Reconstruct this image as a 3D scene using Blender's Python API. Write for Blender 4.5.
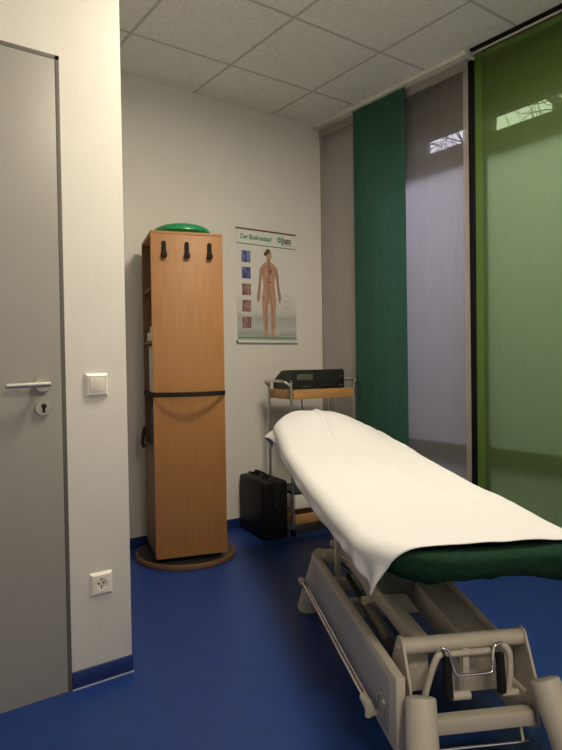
import bpy, bmesh, math, random
from math import sin, cos, pi, radians, sqrt, floor, atan2
from mathutils import Vector, Matrix, noise
random.seed(7)
scn = bpy.context.scene
for o in list(bpy.data.objects): bpy.data.objects.remove(o)
COL = scn.collection

# ------------------------------------------------------------------ camera
YAW, PITCH, ROLL = radians(36.53), radians(-1.09), radians(-0.86)
fw = Vector((sin(YAW)*cos(PITCH), cos(YAW)*cos(PITCH), sin(PITCH)))
rt = fw.cross(Vector((0, 0, 1))).normalized(); up = rt.cross(fw)
rt, up = rt*cos(ROLL)+up*sin(ROLL), -rt*sin(ROLL)+up*cos(ROLL)
cam = bpy.data.cameras.new('camera'); co = bpy.data.objects.new('camera', cam); COL.objects.link(co)
M = Matrix((rt, up, -fw)).transposed().to_4x4(); M.translation = Vector((0, 0, 1.12)); co.matrix_world = M
cam.sensor_fit = 'VERTICAL'; cam.sensor_height = 36; cam.lens = 620/750*36; cam.clip_start = .02
scn.camera = co

# ------------------------------------------------------------------ world: dusk sky, exposure
scn.view_settings.view_transform = 'Standard'; scn.view_settings.look = 'None'
scn.view_settings.gamma = 1; scn.view_settings.exposure = 0.0
SKY = 2.8; LAMP = 40.0; LAMP_COL = (1.0, .86, .65)
w = bpy.data.worlds.new('dusk'); scn.world = w; w.use_nodes = True
wn = w.node_tree; bg = wn.nodes['Background']
tc = wn.nodes.new('ShaderNodeTexCoord'); sx = wn.nodes.new('ShaderNodeSeparateXYZ'); cr = wn.nodes.new('ShaderNodeValToRGB')
wn.links.new(tc.outputs['Generated'], sx.inputs[0]); wn.links.new(sx.outputs['Z'], cr.inputs[0]); wn.links.new(cr.outputs[0], bg.inputs[0])
cr.color_ramp.elements[0].color = (.30, .30, .33, 1); cr.color_ramp.elements[0].position = 0
cr.color_ramp.elements[1].color = (.64, .61, .70, 1); cr.color_ramp.elements[1].position = .45
bg.inputs[1].default_value = SKY

# ------------------------------------------------------------------ materials
def new_mat(name):
    m = bpy.data.materials.new(name); m.use_nodes = True
    return m, m.node_tree.nodes, m.node_tree.links, m.node_tree.nodes['Principled BSDF']
def mat(name, col, rough=.5, metal=0, noise_amt=0, noise_scale=20, bump=0, bump_scale=200, spec=.5, stretch=None, emit=None):
    m, N, L, b = new_mat(name)
    b.inputs['Base Color'].default_value = (*col, 1); b.inputs['Roughness'].default_value = rough
    b.inputs['Metallic'].default_value = metal; b.inputs['Specular IOR Level'].default_value = spec
    t = N.new('ShaderNodeTexCoord'); mp = N.new('ShaderNodeMapping'); L.new(t.outputs['Object'], mp.inputs[0])
    if stretch: mp.inputs['Scale'].default_value = stretch
    if noise_amt:
        n = N.new('ShaderNodeTexNoise'); n.inputs['Scale'].default_value = noise_scale; n.inputs['Detail'].default_value = 5
        L.new(mp.outputs[0], n.inputs['Vector'])
        r = N.new('ShaderNodeValToRGB'); L.new(n.outputs['Fac'], r.inputs[0])
        r.color_ramp.elements[0].position = .3; r.color_ramp.elements[1].position = .7
        r.color_ramp.elements[0].color = (*[c*(1-noise_amt) for c in col], 1)
        r.color_ramp.elements[1].color = (*[min(1, c*(1+noise_amt)) for c in col], 1)
        L.new(r.outputs[0], b.inputs['Base Color'])
    if bump:
        n2 = N.new('ShaderNodeTexNoise'); n2.inputs['Scale'].default_value = bump_scale; n2.inputs['Detail'].default_value = 3
        L.new(t.outputs['Object'], n2.inputs['Vector'])
        bp = N.new('ShaderNodeBump'); bp.inputs['Strength'].default_value = bump; bp.inputs['Distance'].default_value = .002
        L.new(n2.outputs['Fac'], bp.inputs['Height']); L.new(bp.outputs[0], b.inputs['Normal'])
    if emit:
        b.inputs['Emission Color'].default_value = (*emit[0], 1); b.inputs['Emission Strength'].default_value = emit[1]
    return m
WALL = mat('painted_wall', (.74, .725, .69), .9, bump=.3, bump_scale=90, spec=.2, noise_amt=.015, noise_scale=6)
FLOOR = mat('blue_linoleum', (.006, .034, .18), .42, noise_amt=.12, noise_scale=14, bump=.05, bump_scale=40)
BASEB = mat('blue_baseboard', (.008, .026, .14), .5)
CAULK = mat('baseboard_caulk', (.35, .38, .45), .6)
DOORM = mat('grey_door_laminate', (.335, .33, .31), .45, noise_amt=.02, noise_scale=3)
FRAMEM = mat('grey_steel_frame', (.12, .115, .105), .6)
STEEL = mat('brushed_steel', (.62, .60, .56), .3, 1)
CHROME = mat('chrome', (.8, .8, .8), .12, 1)
DARKHOLE = mat('black_recess', (.01, .01, .01), .8)
PLASTIC = mat('white_plastic', (.80, .77, .70), .35)
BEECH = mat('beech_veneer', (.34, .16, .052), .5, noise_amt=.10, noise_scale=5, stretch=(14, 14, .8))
BEECHD = mat('beech_shaded', (.15, .072, .028), .55, noise_amt=.12, noise_scale=5, stretch=(14, 14, .8))  # beech copy darkened to paint in the shade inside the tower
BEECHR = mat('beech_base_rim', (.13, .065, .03), .5)
TRAYW = mat('tray_wood', (.50, .27, .10), .45, noise_amt=.12, noise_scale=6, stretch=(.8, 14, 14))
BLACK = mat('black_plastic', (.012, .012, .013), .4, bump=.1, bump_scale=300)
BLACKM = mat('black_metal_case', (.004, .0042, .0045), .55, spec=.3)
RUBBER = mat('black_rubber', (.016, .015, .013), .8, spec=.2)
LCD = mat('grey_green_display', (.09, .10, .075), .25)
CUSH = mat('green_rubber_cushion', (.012, .24, .08), .3)
SHEET = mat('white_bed_sheet', (.71, .725, .75), .9, bump=.12, bump_scale=400, spec=.1)
TERRY = mat('dark_green_terry', (.010, .034, .020), .95, noise_amt=.25, noise_scale=90, bump=.5, bump_scale=350, spec=.1)
VINYL = mat('mattress_vinyl', (.02, .06, .035), .6)
CREAM = mat('cream_powder_coat', (.56, .52, .44), .38)
GREYP = mat('grey_panel_coat', (.37, .375, .38), .42)
PAPER = mat('white_paper', (.62, .60, .55), .8)
BOOKB = mat('dark_binder', (.03, .03, .035), .6)
TRACK = mat('white_track', (.66, .64, .58), .4)
BLACKF = mat('black_frame', (.004, .004, .006), .6, spec=.2)
GREYF = mat('window_frame_grey', (.10, .095, .085), .5)
POSTER = mat('poster_paper', (.74, .76, .73), .55)
PGREEN = mat('poster_green', (.02, .22, .12), .5)
PBROWN = mat('poster_top_rail', (.16, .09, .07), .5)

def ceiling_mat():
    m, N, L, b = new_mat('mineral_ceiling_tiles')
    t = N.new('ShaderNodeTexCoord'); s = N.new('ShaderNodeSeparateXYZ'); L.new(t.outputs['Object'], s.inputs[0])
    def line(out, off, per):
        a = N.new('ShaderNodeMath'); a.operation = 'SUBTRACT'; a.inputs[1].default_value = off; L.new(out, a.inputs[0])
        p = N.new('ShaderNodeMath'); p.operation = 'PINGPONG'; p.inputs[1].default_value = per/2; L.new(a.outputs[0], p.inputs[0])
        q = N.new('ShaderNodeMapRange'); q.inputs[1].default_value = .006; q.inputs[2].default_value = .011; q.inputs[3].default_value = 0; q.inputs[4].default_value = 1
        L.new(p.outputs[0], q.inputs[0]); return q.outputs[0]
    mn = N.new('ShaderNodeMath'); mn.operation = 'MINIMUM'; L.new(line(s.outputs['X'], 2.615, .625), mn.inputs[0]); L.new(line(s.outputs['Y'], 3.14, .615), mn.inputs[1])
    n = N.new('ShaderNodeTexNoise'); n.inputs['Scale'].default_value = 60; n.inputs['Detail'].default_value = 6; L.new(t.outputs['Object'], n.inputs['Vector'])
    r = N.new('ShaderNodeValToRGB'); L.new(n.outputs['Fac'], r.inputs[0])
    r.color_ramp.elements[0].position = .35; r.color_ramp.elements[0].color = (.76, .74, .70, 1)
    r.color_ramp.elements[1].position = .6; r.color_ramp.elements[1].color = (.86, .84, .80, 1)
    mx = N.new('ShaderNodeMixRGB'); mx.inputs[1].default_value = (.54, .52, .48, 1); L.new(mn.outputs[0], mx.inputs[0]); L.new(r.outputs[0], mx.inputs[2])
    L.new(mx.outputs[0], b.inputs['Base Color']); b.inputs['Roughness'].default_value = .95
    ad = N.new('ShaderNodeMath'); ad.operation = 'MULTIPLY_ADD'; ad.inputs[1].default_value = .15; L.new(n.outputs['Fac'], ad.inputs[0]); L.new(mn.outputs[0], ad.inputs[2])
    bp = N.new('ShaderNodeBump'); bp.inputs['Strength'].default_value = .6; bp.inputs['Distance'].default_value = .006; L.new(ad.outputs[0], bp.inputs['Height']); L.new(bp.outputs[0], b.inputs['Normal'])
    return m
CEIL = ceiling_mat()

def fabric_mat(name, col, transp, transl, tcol=None):
    m, N, L, b = new_mat(name); N.remove(b); out = N['Material Output']
    tcd = N.new('ShaderNodeTexCoord'); mp = N.new('ShaderNodeMapping'); mp.inputs['Scale'].default_value = (200, 60, 6); L.new(tcd.outputs['Object'], mp.inputs[0])
    n = N.new('ShaderNodeTexNoise'); n.inputs['Scale'].default_value = 1.2; n.inputs['Detail'].default_value = 4; L.new(mp.outputs[0], n.inputs['Vector'])
    r = N.new('ShaderNodeValToRGB'); L.new(n.outputs['Fac'], r.inputs[0])
    r.color_ramp.elements[0].position = .3; r.color_ramp.elements[0].color = (*[c*.86 for c in col], 1)
    r.color_ramp.elements[1].position = .7; r.color_ramp.elements[1].color = (*[min(1, c*1.14) for c in col], 1)
    d = N.new('ShaderNodeBsdfDiffuse'); t = N.new('ShaderNodeBsdfTranslucent'); p = N.new('ShaderNodeBsdfTransparent')
    L.new(r.outputs[0], d.inputs[0]); t.inputs[0].default_value = (*(tcol or col), 1); p.inputs[0].default_value = (*(tcol or col), 1)
    a = N.new('ShaderNodeMixShader'); a.inputs[0].default_value = transl; L.new(d.outputs[0], a.inputs[1]); L.new(t.outputs[0], a.inputs[2])
    c = N.new('ShaderNodeMixShader'); c.inputs[0].default_value = transp; L.new(a.outputs[0], c.inputs[1]); L.new(p.outputs[0], c.inputs[2])
    L.new(c.outputs[0], out.inputs[0]); return m
F_GREY = fabric_mat('grey_sheer_fabric', (.25, .235, .215), .50, .35, (.90, .88, .92))
F_HEM = fabric_mat('grey_sheer_hem', (.42, .39, .34), .15, .30, (.75, .73, .70))
F_DGREEN = fabric_mat('dark_green_fabric', (.048, .115, .082), .03, .25, (.06, .28, .20))
F_LGREEN = fabric_mat('light_green_sheer_fabric', (.11, .175, .045), .48, .35, (.62, .82, .42))
F_LHEM = fabric_mat('light_green_hem', (.14, .23, .055), .28, .40, (.60, .80, .36))
def frosted():
    m, N, L, b = new_mat('frosted_glass_film'); N.remove(b); out = N['Material Output']
    t = N.new('ShaderNodeBsdfTranslucent'); t.inputs[0].default_value = (.9, .9, .93, 1)
    g = N.new('ShaderNodeBsdfGlossy'); g.inputs['Roughness'].default_value = .15; g.inputs[0].default_value = (.8, .8, .8, 1)
    x = N.new('ShaderNodeMixShader'); x.inputs[0].default_value = .06; L.new(t.outputs[0], x.inputs[1]); L.new(g.outputs[0], x.inputs[2]); L.new(x.outputs[0], out.inputs[0]); return m
def clearglass():
    m, N, L, b = new_mat('clear_glass'); N.remove(b); out = N['Material Output']
    t = N.new('ShaderNodeBsdfTransparent'); t.inputs[0].default_value = (.95, .95, .95, 1)
    g = N.new('ShaderNodeBsdfGlossy'); g.inputs['Roughness'].default_value = .02
    x = N.new('ShaderNodeMixShader'); x.inputs[0].default_value = .05; L.new(t.outputs[0], x.inputs[1]); L.new(g.outputs[0], x.inputs[2]); L.new(x.outputs[0], out.inputs[0]); return m
FROST = frosted(); GLASS = clearglass()
HEDGE = mat('hedge_leaves', (.012, .022, .010), .9, noise_amt=.5, noise_scale=20)
BARK = mat('bark', (.06, .05, .045), .9)
SOIL = mat('outdoor_ground', (.06, .065, .05), .95, noise_amt=.3, noise_scale=3)
CONC = mat('facade_render', (.20, .19, .18), .9)

# ------------------------------------------------------------------ mesh helpers
class MB:
    def __init__(s): s.bm = bmesh.new()
    def box(s, x0, y0, z0, x1, y1, z1, bev=0, M=None, seg=2):
        v = [s.bm.verts.new((x, y, z)) for x in (x0, x1) for y in (y0, y1) for z in (z0, z1)]
        fs = [s.bm.faces.new([v[i] for i in q]) for q in ((0, 1, 3, 2), (4, 6, 7, 5), (0, 4, 5, 1), (2, 3, 7, 6), (0, 2, 6, 4), (1, 5, 7, 3))]
        if bev:
            es = list({e for f in fs for e in f.edges})
            r = bmesh.ops.bevel(s.bm, geom=es, offset=bev, segments=seg, affect='EDGES', profile=.5)
            v = list({q for f in r['faces'] for q in f.verts} | {q for q in v if q.is_valid})
        if M: bmesh.ops.transform(s.bm, matrix=M, verts=v)
        return s
    def tube(s, pts, r, n=12, cap=True, sub=0):
        P = [Vector(p) for p in pts]
        if sub:                                            # Catmull-Rom rounding
            Q = []
            for i in range(len(P)-1):
                a = P[max(i-1, 0)]; b = P[i]; c = P[i+1]; d = P[min(i+2, len(P)-1)]
                for k in range(sub):
                    t = k/sub; Q.append(.5*((2*b)+(c-a)*t+(2*a-5*b+4*c-d)*t*t+(3*b-a-3*c+d)*t**3))
            P = Q+[P[-1]]
        R = r if isinstance(r, (list, tuple)) else [r]*len(P)
        if len(R) != len(P): R = [R[0]+(R[-1]-R[0])*i/(len(P)-1) for i in range(len(P))]
        rings = []; nrm = None
        for i, p in enumerate(P):
            t = (P[min(i+1, len(P)-1)]-P[max(i-1, 0)]).normalized()
            if nrm is None: nrm = t.orthogonal().normalized()
            nrm = (nrm-t*nrm.dot(t)).normalized(); bn = t.cross(nrm)
            rings.append([s.bm.verts.new(p+(nrm*cos(2*pi*k/n)+bn*sin(2*pi*k/n))*R[i]) for k in range(n)])
        for a, b in zip(rings, rings[1:]):
            for k in range(n): s.bm.faces.new((a[k], a[(k+1) % n], b[(k+1) % n], b[k]))
        if cap: s.bm.faces.new(rings[0][::-1]); s.bm.faces.new(rings[-1])
        return s
    def lathe(s, prof, n=48, M=None):
        rings = []; allv = []
        for r, z in prof:
            if r < 1e-6: ring = [s.bm.verts.new((0, 0, z))]
            else: ring = [s.bm.verts.new((r*cos(2*pi*k/n), r*sin(2*pi*k/n), z)) for k in range(n)]
            rings.append(ring); allv += ring
        for a, b in zip(rings, rings[1:]):
            for k in range(n):
                if len(a) == 1 and len(b) == 1: continue
                if len(a) == 1: s.bm.faces.new((a[0], b[k], b[(k+1) % n]))
                elif len(b) == 1: s.bm.faces.new((a[k], a[(k+1) % n], b[0]))
                else: s.bm.faces.new((a[k], a[(k+1) % n], b[(k+1) % n], b[k]))
        if M: bmesh.ops.transform(s.bm, matrix=M, verts=allv)
        return s
    def prism(s, poly, t0, t1, axis='y', bev=0):
        f = {'y': lambda a, b, t: (a, t, b), 'x': lambda a, b, t: (t, a, b), 'z': lambda a, b, t: (a, b, t)}[axis]
        A = [s.bm.verts.new(f(a, b, t0)) for a, b in poly]; B = [s.bm.verts.new(f(a, b, t1)) for a, b in poly]
        fs = [s.bm.faces.new(A), s.bm.faces.new(B[::-1])]
        for i in range(len(poly)): j = (i+1) % len(poly); fs.append(s.bm.faces.new((A[i], B[i], B[j], A[j])))
        if bev: bmesh.ops.bevel(s.bm, geom=list({e for q in fs for e in q.edges}), offset=bev, segments=2, affect='EDGES')
        return s
    def obj(s, name, m, parent=None, smooth=True):
        bmesh.ops.recalc_face_normals(s.bm, faces=s.bm.faces)
        me = bpy.data.meshes.new(name); s.bm.to_mesh(me); s.bm.free(); me.materials.append(m)
        if smooth:
            for p in me.polygons: p.use_smooth = True
            me.set_sharp_from_angle(angle=radians(38))
        o = bpy.data.objects.new(name, me); COL.objects.link(o)
        if parent: o.parent = parent
        return o
def box(*a, **k): return MB().box(*a, **k)
def tag(o, label, cat, group=None, kind=None):
    if label: o['label'] = label
    if cat: o['category'] = cat
    if group: o['group'] = group
    if kind: o['kind'] = kind
    return o
def empty(name, loc, rz, label, cat, group=None, kind=None):
    o = bpy.data.objects.new(name, None); COL.objects.link(o); o.location = loc; o.rotation_euler = (0, 0, rz)
    o.empty_display_size = .1
    return tag(o, label, cat, group, kind)
def struct(o, label, cat):
    return tag(o, label, cat, kind='structure')
def RX(a): return Matrix.Rotation(a, 4, 'X')
def RY(a): return Matrix.Rotation(a, 4, 'Y')
def RZ(a): return Matrix.Rotation(a, 4, 'Z')
def T(*a): return Matrix.Translation(Vector(a))

CZ = 2.89; BW = 3.60; WX = 3.12; DWY = 2.15; DWX = .893
# ------------------------------------------------------------------ the setting
struct(box(-1.7, -1.7, -.05, WX, BW+.1, 0).obj('floor', FLOOR), 'glossy blue linoleum floor of the room', 'floor')
struct(box(-1.7, -1.7, CZ, WX+.15, BW+.1, CZ+.06).obj('ceiling', CEIL), 'off-white suspended ceiling of square mineral tiles', 'ceiling')
struct(box(DWX, BW, 0, WX+.15, BW+.1, CZ).obj('wall_back', WALL), 'white wall at the back of the niche behind the poster', 'wall')
struct(box(-1.7, DWY, 0, DWX, BW+.1, CZ, bev=.003).obj('wall_left', WALL), 'white wall with grey door, light switch and socket', 'wall')
struct(box(-1.8, -1.7, 0, -1.7, BW, CZ).obj('wall_side', WALL), 'white side wall behind the viewer', 'wall')
struct(box(-1.8, -1.8, 0, WX+.15, -1.7, CZ).obj('wall_rear', WALL), 'white wall behind the viewer', 'wall')
# window wall: solid part near the corner, parapets
wr = struct(box(WX, 2.98, 0, WX+.15, BW, CZ).box(WX, -1.7, 0, WX+.15, -.6, CZ).obj('wall_right', WALL), 'wall either side of the window front', 'wall')
# baseboards
struct(box(DWX, BW-.012, 0, WX, BW, .06, bev=.002).obj('baseboard_back', BASEB), 'dark blue baseboard along the back wall', 'baseboard')
bl = struct(box(.671, DWY-.012, .003, DWX-.001, DWY, .06, bev=.002).obj('baseboard_left', BASEB), 'dark blue baseboard below the light switch', 'baseboard')
box(.671, DWY-.015, 0, DWX, DWY, .004).obj('sealing_strip', CAULK, bl)
# door
d = empty('door_1', (0, DWY, 0), 0, 'flush grey door with steel lever handle in the left wall', 'door', kind='structure')
box(-.232, -.006, 0, .657, .03, 2.157, bev=.001).obj('door_leaf', DOORM, d)
f = MB(); f.box(.656, -.0065, 0, .671, .03, 2.172, bev=.0008); f.box(-.246, -.0065, 0, -.231, .03, 2.172, bev=.0008); f.box(-.246, -.0065, 2.157, .671, .03, 2.172, bev=.0008)
f.obj('door_frame', FRAMEM, d)
h = MB().lathe([(0, 0), (.026, 0), (.0265, .004), (.025, .009), (0, .009)], 40, T(.59, -.0055, 1.062) @ RX(pi/2)).obj('handle_rose', STEEL, d)
MB().tube([(.59, -.01, 1.062), (.59, -.035, 1.062), (.592, -.05, 1.062)], .009, 16).tube([(.606, -.052, 1.062), (.468, -.052, 1.060)], .0095, 20).obj('door_handle', STEEL, d)
k = MB().lathe([(0, 0), (.026, 0), (.0265, .004), (.025, .009), (0, .009)], 40, T(.592, -.0055, .982) @ RX(pi/2)).obj('lock_rose', STEEL, d)
MB().lathe([(0, 0), (.0085, 0), (.0085, .004), (0, .004)], 24, T(.594, -.0145, .988) @ RX(pi/2)).box(.589, -.0185, .967, .598, -.0145, .984, bev=.001).obj('keyhole', DARKHOLE, k)
# switch and socket
def wall_plate(name, x, z, label, cat, kind):
    r = empty(name, (x, DWY, z), 0, label, cat)
    m = MB(); s = .0405
    v = [[m.bm.verts.new((a*q, y, b*q)) for a, b in ((-1, -1), (1, -1), (1, 1), (-1, 1))] for q, y in ((s, 0), (s, -.004), (.032, -.011), (.0285, -.011), (.0285, -.006))]
    for A, B in zip(v, v[1:]):
        for i in range(4): j = (i+1) % 4; m.bm.faces.new((A[i], A[j], B[j], B[i]))
    if kind == 'switch': m.bm.faces.new(v[-1])
    m.obj('cover_frame', PLASTIC, r, smooth=False)
    if kind == 'switch':
        box(-.0275, -.0125, -.0275, .0275, -.005, .0275, bev=.0015, M=RX(radians(2.5))).obj('rocker', PLASTIC, r)
    else:
        MB().lathe([(.0278, .006), (.0278, .012), (.0205, .012), (.0195, .003), (0, .003)], 40, T(0, 0, 0) @ RX(pi/2)).obj('insert', PLASTIC, r)
        # square face around the round well
        q = MB(); n = 40; A = []; B = []
        for i in range(n):
            an = 2*pi*i/n; cx, cz = cos(an), sin(an); s2 = .0283/max(abs(cx), abs(cz))
            A.append(q.bm.verts.new((.0205*cx, -.0115, .0205*cz))); B.append(q.bm.verts.new((s2*cx, -.0115, s2*cz)))
        for i in range(n): j = (i+1) % n; q.bm.faces.new((A[i], A[j], B[j], B[i]))
        q.obj('insert_face', PLASTIC, r)
        for sx_ in (-1, 1): MB().lathe([(0, 0), (.0034, 0), (.0034, .0014), (0, .0014)], 16, T(.0095*sx_, -.0025, .001) @ RX(pi/2)).obj('pin_hole', DARKHOLE, r)
        for sz in (-1, 1): box(-.0025, -.009, .0175*sz-.0015, .0025, -.0031, .0175*sz+.0015).obj('earth_clip', BLACK, r)
        MB().lathe([(0, 0), (.003, 0), (.003, .0012), (0, .0012)], 16, T(.0, -.0025, -.010) @ RX(pi/2)).obj('screw', BLACK, r)
    return r
wall_plate('light_switch', .779, 1.053, 'square white rocker light switch beside the door handle', 'switch', 'switch')
wall_plate('power_socket', .781, .347, 'white wall power socket with round recess, low above the baseboard', 'socket', 'socket')

# ------------------------------------------------------------------ window front
def window(name, y0, y1, label, mull):
    r = empty(name, (0, 0, 0), 0, label, 'window', kind='structure')
    fm = MB(); X0, X1 = WX+.02, WX+.09
    fm.box(X0, y0, 2.322, X1, y1, 2.435); fm.box(X0, y0, .528, X1, y1, .600); fm.box(X0, y0, 0, X1, y1, .05)
    fm.box(X0, y0, 0, X1, y0+.015, 2.565); fm.obj('window_frame', GREYF, r, smooth=False)
    box(WX+.03, y0, 2.565, WX+.15, y1, CZ).obj('lintel_panel', GREYF, r, smooth=False)
    box(X0+.03, y0, 2.435, X0+.04, y1, 2.565).obj('clear_pane', GLASS, r, smooth=False)
    box(X0+.03, y0, .600, X0+.04, y1, 2.322).obj('frosted_pane', FROST, r, smooth=False)
    box(X0+.03, y0, .05, X0+.04, y1, .528).obj('frosted_lower_pane', FROST, r, smooth=False)
    return r
window('window_1', 2.285, 2.98, 'window with dark frame behind the pale grey panel curtain', 0)
window('window_2', .80, 2.215, 'window with dark frame behind the light green panel curtain', 0)
window('window_3', -.6, .78, 'window with dark frame nearest the viewer, outside the picture', 0)
struct(box(3.07, 2.215, 0, 3.19, 2.282, CZ, bev=.001).obj('trim_1', BLACKF), 'black window post between the grey and light green curtains', 'post')
struct(box(WX+.025, 2.645, 2.436, WX+.06, 2.98, 2.564).obj('trim_2', GREYF), 'dark blind infill beside the clear strip of window', 'panel')
struct(box(WX+.025, 2.155, 2.436, WX+.06, 2.215, 2.564).obj('trim_3', GREYF), 'narrow dark infill beside the post at the clear strip behind the light green curtain', 'panel')
# curtains
tr = empty('curtain_track', (0, 0, 0), 0, 'white ceiling curtain track above the grey and dark green panels', 'curtain track')
box(2.985, 2.235, CZ-.028, 3.095, BW-.005, CZ, bev=.004).obj('track_rail', TRACK, tr)
box(2.975, 2.215, CZ-.036, 3.10, 2.237, CZ-.001, bev=.004).obj('end_cap', TRACK, tr)
tr = empty('curtain_track', (0, 0, 0), 0, 'curtain track above the light green panel, coloured black as its shadow gap', 'curtain track')
box(3.0, .9, CZ-.012, 3.075, 2.205, CZ, bev=.002).obj('track_rail', BLACKF, tr)  # black colour stands in for the shadow gap under the ceiling
box(3.02, .95, CZ-.026, 3.03, 2.2, CZ-.016, bev=.002).obj('cover_strip', TRACK, tr)
def curtain(x, y0, y1, ztop, fab, hemf, label, hem_left=None, hem_right=None, top=True, seed=0):
    r = empty('panel_curtain', (x, (y0+y1)/2, .04), 0, label, 'curtain', 'hanging panel curtains in front of the windows')
    H = ztop-.04; W = (y1-y0)/2
    def sheet(a, b, z0, z1, dx, name, m):
        q = MB(); nu, nv = max(2, int((b-a)/.02)), 40; g = []
        for j in range(nv+1):
            row = []
            for i in range(nu+1):
                y = a+(b-a)*i/nu; z = z0+(z1-z0)*j/nv
                wob = .0025*sin(y*19+seed)*(.6+.4*sin(z*2.3+seed))+.0015*sin(y*47+z*1.7)
                row.append(q.bm.verts.new((dx+wob, y, z)))
            g.append(row)
        for j in range(nv):
            for i in range(nu): q.bm.faces.new((g[j][i], g[j][i+1], g[j+1][i+1], g[j+1][i]))
        return q.obj(name, m, r)
    sheet(-W, W, 0, H, 0, 'fabric', fab)
    if hem_left: sheet(W-hem_left, W, 0, H, -.0035, 'side_hem', hemf)      # left in the picture = far end
    if hem_right: sheet(-W, -W+hem_right, 0, H, -.0035, 'side_hem', hemf)
    if top: sheet(-W, W, H-.055, H, -.007, 'top_hem', hemf)
    box(-.006, -W, -.005, .006, W, .022, bev=.002).obj('bottom_weight', hemf, r)
    return r
curtain(3.055, 3.14, 3.585, CZ-.03, F_GREY, F_HEM, 'sheer grey panel curtain in the corner, left of the dark green one', hem_left=.03, seed=1)
curtain(3.010, 2.70, 3.18, CZ-.03, F_DGREEN, F_DGREEN, 'opaque dark green panel curtain between two sheer grey ones', top=False, seed=2)
curtain(3.050, 2.250, 2.80, CZ-.03, F_GREY, F_HEM, 'sheer pale grey panel curtain right of the dark green one, beside the black post', hem_left=0, hem_right=.035, seed=3)
curtain(3.035, 1.25, 2.195, CZ-.02, F_LGREEN, F_LHEM, 'sheer light green panel curtain right of the black window post', hem_left=.05, top=False, seed=4)
curtain(3.070, .30, 1.27, CZ-.04, F_LGREEN, F_LHEM, 'sheer light green panel curtain nearest the viewer', top=False, seed=5)

# ------------------------------------------------------------------ outside
struct(box(WX+.15, -12, -.25, 40, 25, -.1).obj('ground', SOIL), 'dim ground outside the windows', 'ground')
def shade_hedge():
    q = MB(); g = []
    for j in range(13):
        row = []
        for i in range(61):
            y = -3+9*i/60; z = -.12+2.6*min(j, 9)/9
            x = 4.55 if j <= 9 else 4.55+(j-9)*.25
            p = Vector((x, y, z)); n = noise.noise(p*3.1)*.12+noise.noise(p*9)*.05
            row.append(q.bm.verts.new((x+n, y, z+(n if j > 0 else 0))))
        g.append(row)
    for j in range(12):
        for i in range(60): q.bm.faces.new((g[j][i], g[j][i+1], g[j+1][i+1], g[j+1][i]))
    m = q.obj('shade_hedge', HEDGE)
    sol = m.modifiers.new('s', 'SOLIDIFY'); sol.thickness = .15; sol.offset = -1
    return tag(m, 'unseen dark foliage added outside the windows to dim the lower panes', 'shade_hedge')
shade_hedge()  # unseen foliage added so the lower panes fade darker downwards
def tree(x, y, H, seed, label):
    random.seed(seed); r = empty('bare_tree', (x, y, -.1), 0, label, 'tree', 'bare trees outside the windows')
    tk = MB(); br = MB()
    tk.tube([(0, 0, 0), (.05, .05, H*.4), (0, .1, H*.8), (.05, .1, H)], [.16, .12, .07, .02], 10, sub=4); tk.obj('trunk', BARK, r)
    def grow(p, d, L, rad, dep):
        e = p+d*L; mid = p+d*L*.5+Vector([random.uniform(-.08, .08)*L for _ in range(3)])
        br.tube([p, mid, e], [rad, rad*.8, rad*.55], 5)
        if dep:
            for _ in range(3):
                nd = (d+Vector([random.uniform(-.8, .8) for _ in range(3)])+Vector((0, 0, .1))).normalized(); grow(e if random.random() < .6 else mid, nd, L*.68, rad*.55, dep-1)
    for i in range(11):
        z = H*(.3+.065*i); a = i*2.4; grow(Vector((.02, .08, z)), Vector((cos(a), sin(a), .5)).normalized(), H*.22*(1.1-.05*i), .045, 4)
    br.obj('branches', BARK, r)
tree(10.8, 6.0, 6.6, 3, 'bare tree outside seen through the clear strip, behind the light green curtain')
tree(14.0, 12.6, 8.5, 5, 'bare tree outside seen through the clear strip above the grey curtain')

tree(8.3, 3.0, 5.6, 11, 'nearest bare tree outside, branches crossing the clear strip behind the light green curtain')
# ------------------------------------------------------------------ ceiling lamp and added fill lamp (above the viewer's view)
def lamp(x, y, P, label):
    r = empty('ceiling_light', (x, y, CZ), 0, label, 'lamp', 'recessed square ceiling lights')
    f = MB()
    for a in ((-.31, -.31, .31, -.285), (-.31, .285, .31, .31), (-.31, -.285, -.285, .285), (.285, -.285, .31, .285)): f.box(a[0], a[1], -.022, a[2], a[3], 0)
    f.obj('lamp_frame', PLASTIC, r, smooth=False)
    box(-.285, -.285, -.075, .285, .285, 0, bev=.01).obj('diffuser', mat('lamp_diffuser', (.9, .9, .9), .5, emit=(LAMP_COL, 7)), r, smooth=False)
    L = bpy.data.lights.new('lamp_glow', 'AREA'); L.shape = 'SQUARE'; L.size = .5; L.energy = P; L.color = LAMP_COL
    o = bpy.data.objects.new('lamp_glow', L); COL.objects.link(o); o.parent = r; o.location = (0, 0, -.085)
lamp(1.68, 1.60, LAMP, 'square ceiling light over the middle of the room')
lamp(.43, -.86, LAMP*.85, 'added square fill light near the rear wall, out of view')  # fill lamp added to brighten the door and the couch front

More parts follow.
